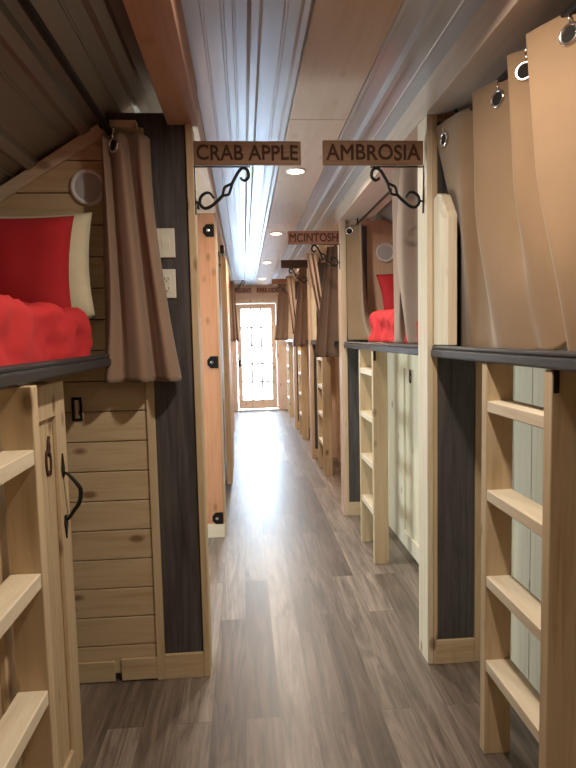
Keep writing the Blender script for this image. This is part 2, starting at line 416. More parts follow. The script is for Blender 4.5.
# left recess beyond, with the cedar jamb and its strap plates
struct('trim_7', MB().box(-.315, -.178, 4.03, 4.055, .10, 2.268), 'orange_z', .002, 'orange cedar jamb board carrying three black plates')
jb = [o for o in bpy.data.objects if o.name == 'trim_7'][0]
struct('trim_8', MB().box(-.325, -.172, 4.025, 4.06, 0, .10), 'pale_x', .002)
struct('wall_partition', MB().box(XL, -.185, 4.06, 4.13, 0, 2.27), 'ply')
struct('trim_9', MB().box(-.185, -.165, 4.055, 4.15, 0, 2.268), 'pale_z', .002)
struct('trim_10', MB().box(-.33, -.172, 4.02, 4.06, 2.268, 2.29), 'pale_x', .002)
for zc, wh in ((2.15, 'top'), (1.25, 'middle'), (.14, 'bottom')):
    t = thing('hinge_plate', 'black pointed hinge plate, the %s one of three on the orange jamb' % wh, 'hinge', (-.22, 4.03, zc), 'black plates on the cedar jamb')
    part('plate', MB().prism([(-.183, zc - .042), (-.183, zc + .042), (-.235, zc + .042), (-.258, zc + .016), (-.258, zc - .016), (-.235, zc - .042)], 'y', 4.022, 4.03), 'iron', t, .001)
    part('bolt', MB().disc((-.225, 4.022, zc), (0, -1, 0), .011, .006, 12), 'chrome', t, .001)
# hall wall behind the barn door and onwards
struct('wall_hall_left', MB().box(-.30, -.235, 4.6, 8.6, 0, 2.30), 'rose_z')
struct('wall_partition', MB().box(XL, -.19, 8.66, 8.72, 0, 2.27), 'ply')
struct('trim_11', MB().box(-.215, -.18, 8.6, 8.72, 0, 2.27), 'rose_z', .002)
# baseboard stub at the recess
struct('baseboard_left', MB().box(-.235, -.22, 4.6, 8.6, 0, .09), 'pale_y', .002)
bd = thing('barn_door', 'pale pine sliding door seen edge-on, hung from a black roller on the left', 'door', (-.165, 5.3, .05))
part('door_leaf', MB().box(-.192, -.142, 5.3, 6.25, .055, 2.15), 'pine_z', bd, .003)
rl = part('hanger_strap', MB().box(-.176, -.168, 5.36, 5.40, 2.05, 2.24).tube([(-.192, 5.38, 2.225), (-.16, 5.38, 2.225)], .038, 20), 'iron', bd, .001)
part('hanger_strap', MB().box(-.176, -.168, 6.12, 6.16, 2.05, 2.24).tube([(-.192, 6.14, 2.225), (-.16, 6.14, 2.225)], .038, 20), 'iron', bd, .001)
rt = thing('barn_door_track', 'black steel track on the left wall above the sliding door', 'rail', (-.21, 6.5, 2.18))
part('track', MB().box(-.212, -.204, 5.34, 7.7, 2.165, 2.20), 'iron', rt, .001)
for y in (5.5, 6.2, 6.9, 7.6): part('standoff', MB().tube([(-.235, y, 2.183), (-.212, y, 2.183)], .012, 10), 'iron', rt, 0)

BAYS = [2.316, 4.39, 6.56, 8.74, YE]
RIN = {}
def right_partition(i, Y):
    p = struct('wall_partition', MB().box(.775, XR, Y + .018, Y + .07, 0, 2.285), 'ply', 0, 'cross partition at the head of a right-hand bunk')
    part('charcoal_panel', MB().box(.792, .955, Y + .004, Y + .02, .105, 1.335 if i == 0 else 2.24), 'vinyl', p, .001)
    if i == 0: part('charcoal_panel', MB().box(.792, .955, Y + .004, Y + .02, 1.335, 2.26), 'vinyl', p, .001)
    part('base_block', MB().box(.784, .955, Y - .006, Y + .02, 0, .105), 'pine_x', p, .002)
    part('vertical_trim', MB().box(.955, .984, Y - .004, Y + .018, 0, 2.20), 'pine_z', p, .002)
    part('end_trim', MB().box(.774, .792, Y - .004, Y + .02, 0, 2.285), 'pine_z', p, .002)
    q = struct('trim_%d' % (12 + i), MB().box(.75, .774, Y, Y + .125, 0, 2.285), 'pale_z' if i == 0 else 'rose_z', .002)
for i, Y in enumerate(BAYS[:4]): right_partition(i, Y)
# lower plank walls along the right, behind the ladders
def vplanks(x, y0, y1, z0, z1, pitch=.14, t=.018, kink=0):
    mb = MB(); y = y0
    while y < y1 - .01:
        mb.box(x, x + t, y, min(y + pitch - .004, y1), z0, z1); y += pitch
    return mb
for i, (a, b_) in enumerate([(-.1, 2.312), (2.39, 4.386), (4.47, 6.556), (6.64, 8.736), (8.82, 11.07)]):
    struct('wall_right_lower', vplanks(1.035, a, b_, .0, 1.30), 'white_z' if i < 2 else 'rose_z', .002)

# ============================================================ BUNKS (platform and black front rail)
def bunk(side, y0, y1, label):
    s = 1 if side == 'R' else -1
    xf = .762 if s > 0 else -.50
    xb = XR if s > 0 else XL
    t = thing('upper_bunk', label, 'bunk', ((xf + xb) / 2, (y0 + y1) / 2, 1.30), 'upper bunks with black front rails')
    lo, hi = sorted((xf + s * .03, xb))
    part('platform', MB().box(lo, hi, y0, y1, 1.3205, 1.335), 'pale_y', t, .002)
    prof = [(xf + s * .005, 1.322), (xf, 1.328), (xf, 1.349), (xf + s * .008, 1.353), (xf + s * .004, 1.358), (xf + s * .004, 1.364), (xf + s * .012, 1.369), (xf + s * .029, 1.369), (xf + s * .029, 1.322)]
    part('front_rail', MB().prism(prof, 'y', y0, y1), 'rail', t, .0015)
    return t
bunk('R', -.15, 2.308, 'black-railed bunk behind the near right curtain')
bunk('R', 2.395, 4.384, 'black-railed bunk beyond the first right post, red bedding on it')
bunk('R', 4.475, 6.554, 'black-railed bunk beyond the second right post')
bunk('R', 6.645, 8.734, 'black-railed bunk beyond the third right post')
bunk('R', 8.825, 11.07, 'black-railed bunk on the right nearest the end door')
bunk('L', -.15, 2.335, 'black-railed bunk on the left, red pillow on it')

# ============================================================ LADDERS
def rung_mb(x0, x1, y0, y1, zt): return MB().box(x0, x1, y0, y1, zt - .036, zt)
def ladder(label, x0, x1, y0, y1, rungs, ztop, loc):
    t = thing('bunk_ladder', label, 'ladder', loc, 'pine bunk ladders')
    mt = 'pine_z'
    part('stile', MB().box(x0, x1, y0, y0 + .038, 0, ztop), mt, t, .003)
    part('stile', MB().box(x0, x1, y1, y1 + .038, 0, ztop), mt, t, .003)
    for z in rungs: part('rung', rung_mb(x0 + .002, x1 - .002, y0 + .038, y1, z), 'pale_y', t, .003)
    return t
ladR = ladder('pine ladder at the near right bunk, under the tan curtain', .768, .858, 1.385, 1.775, [1.20, .91, .622, .334], 1.3195, (.81, 1.58, 0))
part('corner_strap', MB().box(.772, .786, 1.381, 1.385, 1.262, 1.319), 'iron', ladR, 0)
for y, lab in ((3.60, 'pine ladder beyond the first right post, by the red blanket'), (5.87, 'pine ladder between the second and third right posts'),
               (8.03, 'pine ladder beyond the third right post'), (10.2, 'farthest pine ladder, next to the end door')):
    place(copy_tree(ladR), (.81, y, 0), lab, 'pine bunk ladders')
ladder('pine ladder at the near left bunk, cut by the photo edge', -.556, -.482, .88, 1.335, [1.175, .885, .600, .31], 1.3195, (-.525, 1.1, 0))

# ============================================================ LOWER BUNK DOORS
def handle_mb(x, y, zt, zb, s):
    """wrought pull: two spear plates and a bowed grip standing off towards the hall"""
    mb = MB(); 
    for zc, sg in ((zt, 1), (zb, -1)):
        mb.prism([(y - .006, zc + sg * -.045), (y - .013, zc + sg * -.020), (y, zc + sg * .030), (y + .013, zc + sg * -.020), (y + .006, zc + sg * -.045)], 'x', x, x + s * .005)
    L = zt - zb
    pts = [(x + s * .004, y, zt - .03), (x + s * .018, y, zt - .038), (x + s * .04, y, zt - .065), (x + s * .052, y, zt - L * .42), (x + s * .046, y, zt - L * .6), (x + s * .026, y, zb + .055), (x + s * .012, y, zb + .035), (x + s * .003, y, zb + .028)]
    mb.tube(spline(pts, 24), [.004 + .003 * math.sin(math.pi * k / 24) for k in range(25)], 8)
    return mb
def mark_mb(x, s, y, z, h):
    """burnt apple-and-leaf brand"""
    mb = MB()
    P = [(.10, .95), (.32, .72), (.10, .55), (-.28, .62), (-.38, .30), (-.22, 0.0), (.02, .06), (.26, -.02), (.42, .28), (.30, .55), (.05, .50)]
    mb.tube(spline([(x, y + p[0] * h * .45, z + p[1] * h) for p in P], 40), h * .045, 6)
    mb.tube(spline([(x, y + h * q[0], z + h * q[1]) for q in ((-.02, .55), (.02, .8), (.12, 1.0))], 8), h * .05, 6)
    return mb
def low_door(name, label, x, s, y0, y1, z0, z1, mat, hy, my, grp, mh=.12, mz=1.06):
    t = thing(name, label, 'door', (x, (y0 + y1) / 2, z0), grp)
    lo, hi = sorted((x, x - s * .018))
    part('plank_panel', MB().box(lo, hi, y0, y0 + (y1 - y0) / 3 - .002, z0, z1).box(lo, hi, y0 + (y1 - y0) / 3, y0 + 2 * (y1 - y0) / 3 - .002, z0, z1).box(lo, hi, y0 + 2 * (y1 - y0) / 3, y1, z0, z1), mat, t, .002)
    lo, hi = sorted((x, x + s * .014))
    part('frame_board', MB().box(lo, hi, y1 - .085, y1, z0, z1), mat, t, .003)
    part('frame_board', MB().box(lo, hi, y0, y0 + .07, z0, z1), mat, t, .003)
    part('frame_board', MB().box(lo, hi, y0 + .07, y1 - .085, z1 - .10, z1), mat, t, .003)
    part('frame_board', MB().box(lo, hi, y0 + .07, y1 - .085, z0, z0 + .10), mat, t, .003)
    part('burnt_mark', mark_mb(x + s * .0015, s, my, mz, mh), 'burn', t, 0, True)
    if hy: part('pull_handle', handle_mb(x + s * .014, hy, 1.045, .835, s), 'iron', t, .0008, False)
    return t
low_door('lower_bunk_door', 'pale pine lower bunk door with black pull, behind the left ladder', -.585, 1, 1.415, 1.855, .03, 1.296, 'pine_z', 1.80, 1.715, 'lower bunk doors', .11, 1.03)
low_door('lower_bunk_door', 'pine lower bunk door at the left photo edge, mostly hidden by the ladder', -.585, 1, .96, 1.405, .03, 1.296, 'pine_z', 1.388, 1.15, 'lower bunk doors')
low_door('lower_bunk_door', 'whitish lower bunk door with burnt mark, behind the first right post', 1.015, -1, 2.75, 3.66, .05, 1.30, 'white_z', None, 3.46, 'lower bunk doors', .09, 1.12)

# ============================================================ CURTAIN RODS
def rod(label, x, y0, y1, z, rr=.0125):
    t = thing('curtain_rod', label, 'rod', (x, (y0 + y1) / 2, z), 'black curtain rods')
    part('pole', MB().tube([(x, y0, z), (x, y1, z)], rr, 12), 'iron', t, 0, True)
    part('bracket', MB().tube([(x, y1 - .06, z), (x, y1 - .06, z + .06)], .006, 8), 'iron', t, 0)
    part('bracket', MB().tube([(x, y0 + .06, z), (x, y0 + .06, z + .06)], .006, 8), 'iron', t, 0)
    return t
rod('black curtain rod over the near right bunk', .845, -.1, 2.315, 2.222)
rod('black curtain rod over the bunk beyond the first right post', .87, 2.40, 4.385, 2.245, .008)
rod('black curtain rod beyond the second right post', .87, 4.48, 6.555, 2.245, .008)
rod('black curtain rod over the left bunk', -.485, -.1, 2.33, 2.205)

# ============================================================ CURTAINS
def curtain(label, rows, mat='curtain', n=110, m=26, loc=None, grommets=(), grp='tan curtains', lift=None):
    mb, cols = loft(rows, n, m)
    if lift:
        for i, v in enumerate(mb.v): mb.v[i] = lift(v)
    c = [sum(v[k] for v in mb.v) / len(mb.v) for k in range(3)]; c[2] = min(v[2] for v in mb.v)
    t = thing('curtain', label, 'curtain', c, grp)
    cl = part('cloth', mb, mat, t, 0, True)
    sd = cl.modifiers.new('solid', 'SOLIDIFY'); sd.thickness = .003; sd.offset = 0
    for (p, nr) in grommets:
        p = Vector(p); bi, bj = min(((i, j) for i in range(1, n) for j in range(m)), key=lambda q: (cols[q[0]][q[1]] - p).length)
        tv = cols[bi + 1][bj] - cols[bi - 1][bj]; nr = tv.cross(Vector((0, 0, 1))).normalized()
        if nr.dot(Vector((-.8 if p.x > 0 else .3, -1, 0))) < 0: nr = -nr
        p = Vector((cols[bi][bj].x, cols[bi][bj].y, p.z)) + nr * .005
        g = part('grommet', MB().ring(p, nr, .0235, .0048, 28, 10), 'chrome', t, 0, True)
        part('opening', MB().disc(p - nr * .003, nr, .022, .004, 24), 'hole_shade', g, 0)  # solid dark disc, the shade of the grommet hole painted on; no real hole
        part('hook', MB().tube(spline([p + Vector((.004, 0, .022)) + nr * .004, p + Vector((.004, 0, .038)) + nr * .008, p + Vector((.0, .004, .05)), p + Vector((.004, 0, .062))], 10), .0022, 6), 'chrome', g, 0, True)
    return t
# near right: big tan curtain, folds run far to near
def sy(y): return 2.30 - (2.30 - y) * 1.055
def row(z, P): return [(x, sy(y), z) for y, x in P]
top = [(2.30, .775), (2.22, .79), (2.125, .815), (2.06, .868), (2.03, .868), (1.985, .80), (1.96, .80), (1.86, .845), (1.78, .872), (1.745, .802), (1.725, .80), (1.69, .84), (1.655, .866), (1.63, .798), (1.605, .798), (1.52, .84), (1.44, .872), (1.405, .80), (1.38, .80), (1.30, .85), (1.20, .872), (1.16, .80), (1.05, .86), (.9, .84)]
m1 = [(2.28, .87), (2.20, .845), (2.115, .82), (2.07, .868), (2.02, .868), (1.965, .805), (1.93, .80), (1.83, .835), (1.75, .860), (1.715, .815), (1.69, .812), (1.645, .84), (1.60, .866), (1.555, .798), (1.53, .792), (1.45, .83), (1.38, .865), (1.345, .80), (1.31, .80), (1.25, .84), (1.16, .872), (1.12, .80), (1.02, .86), (.9, .84)]
m2 = [(2.27, .87), (2.20, .86), (2.12, .84), (2.08, .868), (2.00, .868), (1.90, .812), (1.85, .800), (1.77, .810), (1.69, .825), (1.65, .822), (1.62, .825), (1.57, .84), (1.53, .862), (1.475, .800), (1.44, .79), (1.38, .83), (1.31, .865), (1.28, .80), (1.25, .80), (1.20, .84), (1.13, .872), (1.10, .80), (1.0, .86), (.9, .84)]
bot = [(2.26, .87), (2.20, .87), (2.14, .86), (2.09, .868), (1.98, .868), (1.84, .822), (1.78, .812), (1.70, .82), (1.62, .835), (1.58, .83), (1.55, .835), (1.51, .85), (1.48, .865), (1.43, .815), (1.395, .80), (1.34, .83), (1.28, .865), (1.25, .81), (1.22, .80), (1.17, .84), (1.11, .872), (1.08, .80), (1.0, .86), (.9, .84)]
gn = (-.93, -.36, 0)
def lift1(v):
    x, y, z = v
    k = max(0, (1.60 - z) / .22)
    hem = .045 * math.exp(-((y - 1.44) / .055) ** 2) + .012 * math.sin(y * 21)
    return (x, y, z + k * k * hem)
def G(y, x): return ((x, sy(y), 2.162), gn)
curtain('wide tan curtain closing the near right bunk', [row(2.225, top), row(2.0, [((a[0] + b[0]) / 2, (a[1] + b[1]) / 2) for a, b in zip(top, m1)]), row(1.80, m1), row(1.56, m2), row(1.345, bot)],
        n=230, m=34, grommets=[G(2.235, .787), G(2.065, .862), G(1.875, .842), G(1.700, .829), G(1.500, .845), G(1.27, .86), G(1.02, .86)], lift=lift1)
# left near curtain, bunched against the partition and hanging below the rail
def fold_row(x0, x1, y, z, amp, nf, ph=0.0, skew=0):
    return [(x0 + (x1 - x0) * k / (2 * nf), y + amp * (1 if (k % 2) else -1) + skew * k, z) for k in range(2 * nf + 1)]
def frow(z, P): return [(x, y, z) for x, y in P]
curtain('brown curtain gathered beside the light switch on the left', [
    frow(2.180, [(-.520, 2.31), (-.508, 2.270), (-.500, 2.225), (-.494, 2.232), (-.480, 2.262), (-.462, 2.240), (-.440, 2.225), (-.428, 2.235), (-.418, 2.268), (-.396, 2.255), (-.366, 2.235), (-.345, 2.262), (-.338, 2.30)]),
    frow(1.90, [(-.528, 2.31), (-.508, 2.272), (-.494, 2.222), (-.486, 2.228), (-.474, 2.262), (-.452, 2.238), (-.424, 2.220), (-.410, 2.230), (-.398, 2.268), (-.374, 2.250), (-.354, 2.228), (-.335, 2.258), (-.331, 2.30)]),
    frow(1.55, [(-.536, 2.31), (-.516, 2.274), (-.496, 2.216), (-.484, 2.222), (-.468, 2.262), (-.440, 2.234), (-.404, 2.212), (-.386, 2.224), (-.372, 2.268), (-.346, 2.246), (-.318, 2.220), (-.298, 2.254), (-.293, 2.30)]),
    frow(1.257, [(-.545, 2.31), (-.540, 2.276), (-.526, 2.214), (-.500, 2.210), (-.470, 2.250), (-.432, 2.226), (-.390, 2.204), (-.366, 2.220), (-.350, 2.266), (-.322, 2.242), (-.284, 2.212), (-.256, 2.250), (-.250, 2.30)])],
    'curtain_b', grommets=[((-.458, 2.238, 2.138), (-.3, -1, 0))])
# between first and second right posts
curtain('dark tan curtain gathered just beyond the first right post', [
    [(.735, 2.80, 2.20), (.755, 2.72, 2.20), (.765, 2.78, 2.20), (.745, 2.64, 2.20), (.79, 2.58, 2.20), (.80, 2.54, 2.20), (.85, 2.50, 2.20)],
    [(.755, 2.86, 1.8), (.77, 2.78, 1.8), (.765, 2.84, 1.8), (.75, 2.68, 1.8), (.80, 2.62, 1.8), (.81, 2.56, 1.8), (.86, 2.50, 1.8)],
    [(.80, 3.02, 1.42), (.80, 2.92, 1.42), (.83, 2.90, 1.42), (.80, 2.78, 1.42), (.83, 2.68, 1.42), (.82, 2.58, 1.42), (.87, 2.50, 1.42)],
    [(.80, 3.06, 1.375), (.83, 2.95, 1.375), (.84, 2.90, 1.375), (.82, 2.78, 1.375), (.83, 2.68, 1.375), (.83, 2.58, 1.375), (.87, 2.50, 1.375)]], 'curtain_b')
curtain('tan curtain pushed against the second right post, one grommet showing', [
    [(.785, 4.33, 2.235), (.83, 4.32, 2.235), (.875, 4.29, 2.235), (.880, 4.24, 2.235), (.89, 4.29, 2.235), (.90, 4.32, 2.235)],
    [(.785, 4.33, 1.9), (.83, 4.31, 1.9), (.872, 4.28, 1.9), (.878, 4.22, 1.9), (.895, 4.27, 1.9), (.91, 4.31, 1.9)],
    [(.785, 4.33, 1.55), (.83, 4.30, 1.55), (.88, 4.26, 1.55), (.88, 4.16, 1.55), (.91, 4.20, 1.55), (.94, 4.26, 1.55)],
    [(.79, 4.33, 1.38), (.84, 4.27, 1.38), (.91, 4.16, 1.38), (.90, 4.0, 1.38), (.95, 4.02, 1.38), (.99, 4.08, 1.38)]],
    grommets=[((.808, 4.315, 2.19), (-.2, -1, 0))])
def hang(label, x0t, x1t, x0b, x1b, y, zt, zb, nf=2, mat='curtain_b'):
    rnd = random.Random(int(y * 100)); ts = [0.0]
    for k in range(2 * nf): ts.append(ts[-1] + rnd.uniform(.5, 1.6))
    ts = [q / ts[-1] for q in ts]
    def rw(a, b, z, amp): return [(a + (b - a) * q, y + amp * (1 if k % 2 else -1), z) for k, q in enumerate(ts)]
    curtain(label, [rw(x0t, x1t, zt, .013), rw((x0t + x0b) / 2, (x1t + x1b) / 2, (zt + zb) / 2, .020), rw(x0b, x1b, zb, .028)], mat, n=70, m=12)
hang('brown curtain flaring over the rail beyond the second right post', .715, .80, .59, .80, 4.86, 2.16, 1.235)
hang('dark brown curtain drawn to the far end of the third right bunk', .66, .76, .80, .86, 5.95, 2.26, 1.45, 2)
hang('brown curtain hanging beyond the third right post', .70, .79, .60, .78, 7.08, 2.24, 1.29, 2)
hang('brown curtain drawn to the far end of the fourth right bunk', .62, .72, .70, .79, 8.25, 2.27, 1.45, 2)
hang('farthest brown curtain on the right, beside the end door', .58, .74, .49, .70, 9.15, 2.27, 1.36, 2)
hang('narrow brown curtain at the far left of the hall', -.175, -.12, -.185, -.075, 8.52, 2.24, 1.36, 2)

# ============================================================ GUARD PLANKS at the bunk ends
def guard(label, Y):
    t = single('guard_plank', MB().prism([(Y - .004, 1.371), (Y - .004, 1.955), (Y - .045, 1.968), (Y - .095, 1.95), (Y - .165, 1.86), (Y - .165, 1.371)], 'x', .776, .814), 'pale_z', (.795, Y - .08, 1.371), label, 'plank', 'guard planks on the bunk rails', .004)
    return t
g0 = guard('upright pale plank with cut corner on the near right rail', BAYS[0])
for Y, lab in ((BAYS[2], 'upright plank at the third right post, above the rail'), (BAYS[3], 'upright plank at the fourth right post, above the rail')):
    c = g0.copy(); col.objects.link(c); place(c, (.795, Y - .08, 1.371), lab)

# ============================================================ SIGNS AND SCROLL BRACKETS
def text_mesh(txt, x0, x1, z0, z1, y, off, depth=.0015, bold=.010):
    cu = bpy.data.curves.new('lettering', 'FONT'); cu.body = txt; cu.size = 1; cu.extrude = .02; cu.bevel_depth = .018; cu.bevel_resolution = 0; cu.space_character = 1.02
    ob = bpy.data.objects.new('tmp_text', cu); col.objects.link(ob)
    bpy.context.view_layer.update()
    me = bpy.data.meshes.new_from_object(ob.evaluated_get(bpy.context.evaluated_depsgraph_get()))
    bpy.data.objects.remove(ob); bpy.data.curves.remove(cu)
    xs = [v.co.x for v in me.vertices]; ys_ = [v.co.y for v in me.vertices]
    a0, a1, b0, b1 = min(xs), max(xs), min(ys_), max(ys_)
    rnd = random.Random(len(txt))
    for v in me.vertices:
        u = (v.co.x - a0) / (a1 - a0); q = (v.co.y - b0) / (b1 - b0)
        wob = .0018 * math.sin(u * 23) 
        v.co = Vector((x0 + (x1 - x0) * u - off[0], y - (depth if v.co.z > 0 else -depth) - off[1], z0 + (z1 - z0) * q + wob - off[2]))
    bm = bmesh.new(); bm.from_mesh(me); bmesh.ops.recalc_face_normals(bm, faces=bm.faces); bm.to_mesh(me); bm.free()
    me.materials.clear(); me.materials.append(M['burn']); return me
def sign(label, txt, x0, x1, z0, z1, y, mat, tx=None):
    t = thing('name_sign', label, 'sign', ((x0 + x1) / 2, y, z0), 'burnt-letter wooden bunk signs')
    part('board', MB().box(x0, x1, y - .010, y + .010, z0, z1), mat, t, .003)
    if txt:
        p = .012; h = z1 - z0
        a, b = tx if tx else (x0 + p, x1 - p)
        me = text_mesh(txt, a, b, z0 + h * .17, z1 - h * .17, y - .0105, ROOT[t])
        o = bpy.data.objects.new('lettering', me); col.objects.link(o); o.parent = t; ROOT[o] = ROOT[t]
    return t
sign('wooden sign burnt CRAB APPLE on the left post', 'CRAB APPLE', -.176, .246, 2.098, 2.188, 2.345, 'sign')
sign('wooden sign burnt AMBROSIA on the first right post', 'AMBROSIA', .334, .742, 2.098, 2.192, 2.345, 'sign')
sign('reddish wooden sign burnt MCINTOSH on the second right post', 'MCINTOSH', .353, .745, 2.111, 2.208, 4.41, 'sign_red')
sign('dark wooden sign jutting from the third right post', None, .442, .745, 2.188, 2.277, 6.58, 'sign_dark')
sign('brown wooden sign jutting from the fourth right post', None, .446, .745, 2.205, 2.282, 8.76, 'sign_pale')
sign('wooden sign burnt REGENT, left above the end door', 'REGENT', -.16, .17, 2.235, 2.345, 10.9, 'sign_pale', (-.125, .155))
sign('wooden sign burnt FIRESIDE, right above the end door', 'FIRESIDE', .26, .70, 2.235, 2.345, 10.9, 'sign_pale', (.275, .685))
def scroll(label, s, xw, y, ztop, loc=None):
    """iron bracket under a sign: s=+1 grows to the right from a left post"""
    t = thing('scroll_bracket', label, 'bracket', (xw, y, ztop - .2), 'black scroll brackets under the signs')
    X = lambda a: xw + s * (a if a < .11 else .11 + (a - .11) * .86)
    Z = lambda b: ztop + .004 - b
    bar = [(.075, .128), (.060, .108), (.040, .108), (.022, .125), (.020, .150), (.036, .166), (.060, .160), (.088, .138), (.115, .112)]
    part('lower_scroll', MB().tube([(p.x, y, p.z) for p in spline([(X(a), y, Z(b)) for a, b in bar], 50)], [.0042 + .0024 * min(1, k / 14) for k in range(51)], 8), 'iron', t, 0, True)
    top_ = [(.152, .075), (.168, .050), (.188, .022), (.208, .010), (.228, .020), (.232, .044), (.216, .058), (.200, .054), (.196, .046)]
    part('upper_scroll', MB().tube([(p.x, y, p.z) for p in spline([(X(a), y, Z(b)) for a, b in top_], 50)], [.0042 + .0024 * min(1, (50 - k) / 14) for k in range(51)], 8), 'iron', t, 0, True)
    d1 = [(.110, .117), (.118, .088), (.134, .078), (.156, .070)]; d2 = [(.110, .117), (.136, .113), (.145, .098), (.156, .070)]
    part('twist', MB().tube(spline([(X(a), y, Z(b)) for a, b in d1], 14), .0055, 8).tube(spline([(X(a), y, Z(b)) for a, b in d2], 14), .0055, 8), 'iron', t, 0, True)
    lo, hi = sorted((X(0.0005), X(.0045)))
    part('wall_strap', MB().box(lo, hi, y - .007, y + .007, Z(.19), Z(.0)), 'iron', t, 0)
    lo, hi = sorted((X(0.0005), X(.02)))
    part('wall_pin', MB().tube([(X(.001), y, Z(.142)), (X(.021), y, Z(.142))], .004, 8), 'iron', t, 0)
    lo, hi = sorted((X(.004), X(.24)))
    part('top_strap', MB().box(lo, hi, y - .007, y + .007, Z(.007), Z(.004)), 'iron', t, 0)
    return t
scroll('black iron scroll bracket under the CRAB APPLE sign', 1, -.178, 2.36, 2.097)
scroll('black iron scroll bracket under the AMBROSIA sign', -1, .75, 2.36, 2.097)
scroll('black iron scroll bracket under the MCINTOSH sign', -1, .75, 4.42, 2.11)
scroll('black iron scroll bracket under the dark sign', -1, .75, 6.59, 2.187)
scroll('black iron scroll bracket under the brown fourth-post sign', -1, .75, 8.77, 2.204)
scroll('black iron scroll bracket under the REGENT sign', 1, -.18, 8.67, 2.26)

# ============================================================ BEDDING
def pillow_mb(w_, h_, t_, n=22, seed=0, wr=.006):
    """local: width along x, height along z, thickness along y"""
    mb = MB(); rnd = random.Random(seed); ph = [rnd.uniform(0, 6) for _ in range(6)]
    for sgn in (1, -1):
        base = len(mb.v)
        for j in range(n + 1):
            for i in range(n + 1):
                u = i / n * 2 - 1; v = j / n * 2 - 1
                pin = 1 - .07 * (1 - abs(v) ** 2) * abs(u) ** 3 
                pin2 = 1 - .07 * (1 - abs(u) ** 2) * abs(v) ** 3
                k = max(0, (1 - u ** 4)) ** .55 * max(0, (1 - v ** 4)) ** .55
                wv = wr * k * (math.sin(5 * u + 3 * v + ph[0]) + math.sin(9 * v - 4 * u + ph[1]) * .6 + .5 * math.sin(14 * u + ph[2]))
                mb.v.append((u * w_ / 2 * pin, sgn * (t_ / 2 * k + wv), v * h_ / 2 * pin2))
        mb.f += [(base + j * (n + 1) + i, base + j * (n + 1) + i + 1, base + (j + 1) * (n + 1) + i + 1, base + (j + 1) * (n + 1) + i) for j in range(n) for i in range(n)]
    return mb
def pillow(label, w_, h_, t_, loc, rot, mat, seed, wr=.006):
    mb = pillow_mb(w_, h_, t_, 22, seed, wr)
    me = bpy.data.meshes.new('pillow'); me.from_pydata(mb.v, [], mb.f)
    bm = bmesh.new(); bm.from_mesh(me); bmesh.ops.remove_doubles(bm, verts=bm.verts, dist=.0008); bmesh.ops.recalc_face_normals(bm, faces=bm.faces); bm.to_mesh(me); bm.free()
    me.materials.append(M[mat]); o = bpy.data.objects.new('pillow', me); col.objects.link(o)
    o.location = loc; o.rotation_euler = rot; fin(o, 0, True)
    tag(o, label, 'pillow', 'bunk pillows'); return o
def rounded_slab(x0, x1, y0, y1, z0, z1, r, nx=26, ny=40, amp=.0, seed=1):
    """soft block with rolled edges and rumples"""
    rnd = random.Random(seed); bm = bmesh.new()
    mb = MB(); N = 10
    def sup(u, e=6): return math.copysign(abs(u) ** (2 / e), u)
    A, B = 18, 64
    cx, cy, cz = (x0 + x1) / 2, (y0 + y1) / 2, (z0 + z1) / 2
    for a in range(A + 1):
        la = -math.pi / 2 + math.pi * a / A
        for b in range(B):
            lo = 2 * math.pi * b / B
            cl = sup(math.cos(la), 7); sl = sup(math.sin(la), 7)
            px = cx + (x1 - x0) / 2 * cl * sup(math.cos(lo), 11); py = cy + (y1 - y0) / 2 * cl * sup(math.sin(lo), 11); pz = cz + (z1 - z0) / 2 * sl
            mb.v.append((px, py, pz))
    for a in range(A):
        for b in range(B): mb.f.append((a * B + b, a * B + (b + 1) % B, (a + 1) * B + (b + 1) % B, (a + 1) * B + b))
    return mb
def blanket(label, s, xf, xb, y0, y1, ztop, zlow, mat='redq', seed=2):
    """covers the mattress top and drapes down its hall side; rounded corner at the head end"""
    rnd = random.Random(seed); NU, NV = 60, 90; mb = MB(); ph = [rnd.uniform(0, 6) for _ in range(9)]
    for j in range(NV + 1):
        y = y0 + (y1 - y0) * j / NV
        e = max(0, (y - (y1 - .10)) / .10)
        drop = .05 * e * e
        for i in range(NU + 1):
            u = i / NU
            L1 = ztop - zlow; L2 = abs(xb - xf); t = u * (L1 + L2); r = .035
            if t < L1 - r: x, z, nx_, nz_ = 0, zlow + t, -1, 0
            elif t < L1 + r:
                q = (t - L1 + r) / (2 * r) * math.pi / 2; x, z = r - r * math.cos(q), ztop - r + r * math.sin(q); nx_, nz_ = -math.cos(q), math.sin(q)
            else: x, z, nx_, nz_ = t - L1, ztop, 0, 1
            q3 = Vector((y * 9 + ph[0], t * 9, ph[1])); w_ = .017 * (1 - 2.6 * abs(mnoise.noise(q3 * .8))) - .010 + .006 * (1 - 3 * abs(mnoise.noise(q3 * 1.7 + Vector((0, 0, 4)))))
            fade = min(1, (1 - u) * 8, j / 4)
            x += nx_ * w_ * fade; z += nz_ * w_ * fade
            k = max(0, min(1, (z - zlow) / (ztop - zlow)))
            mb.v.append((xf + s * (x + .018 * e * e), y - (.045 * k * k if j == NV else .045 * k * k * j / NV * e), z - drop * k))
    mb.f = [(j * (NU + 1) + i, j * (NU + 1) + i + 1, (j + 1) * (NU + 1) + i + 1, (j + 1) * (NU + 1) + i) for j in range(NV) for i in range(NU)]
    o = single('blanket', mb, mat, ((xf + xb) / 2, (y0 + y1) / 2, zlow), label, 'blanket', 'red blankets', 0, True)
    md = o.modifiers.new('solid', 'SOLIDIFY'); md.thickness = .006; md.offset = 1
    return o
single('mattress', MB().box(-1.28, -.560, -.1, 2.185, 1.336, 1.487), 'sheet', (-.93, 1.0, 1.336), 'white mattress on the left bunk, under the red blanket', 'mattress', 'bunk mattresses', .035, True)
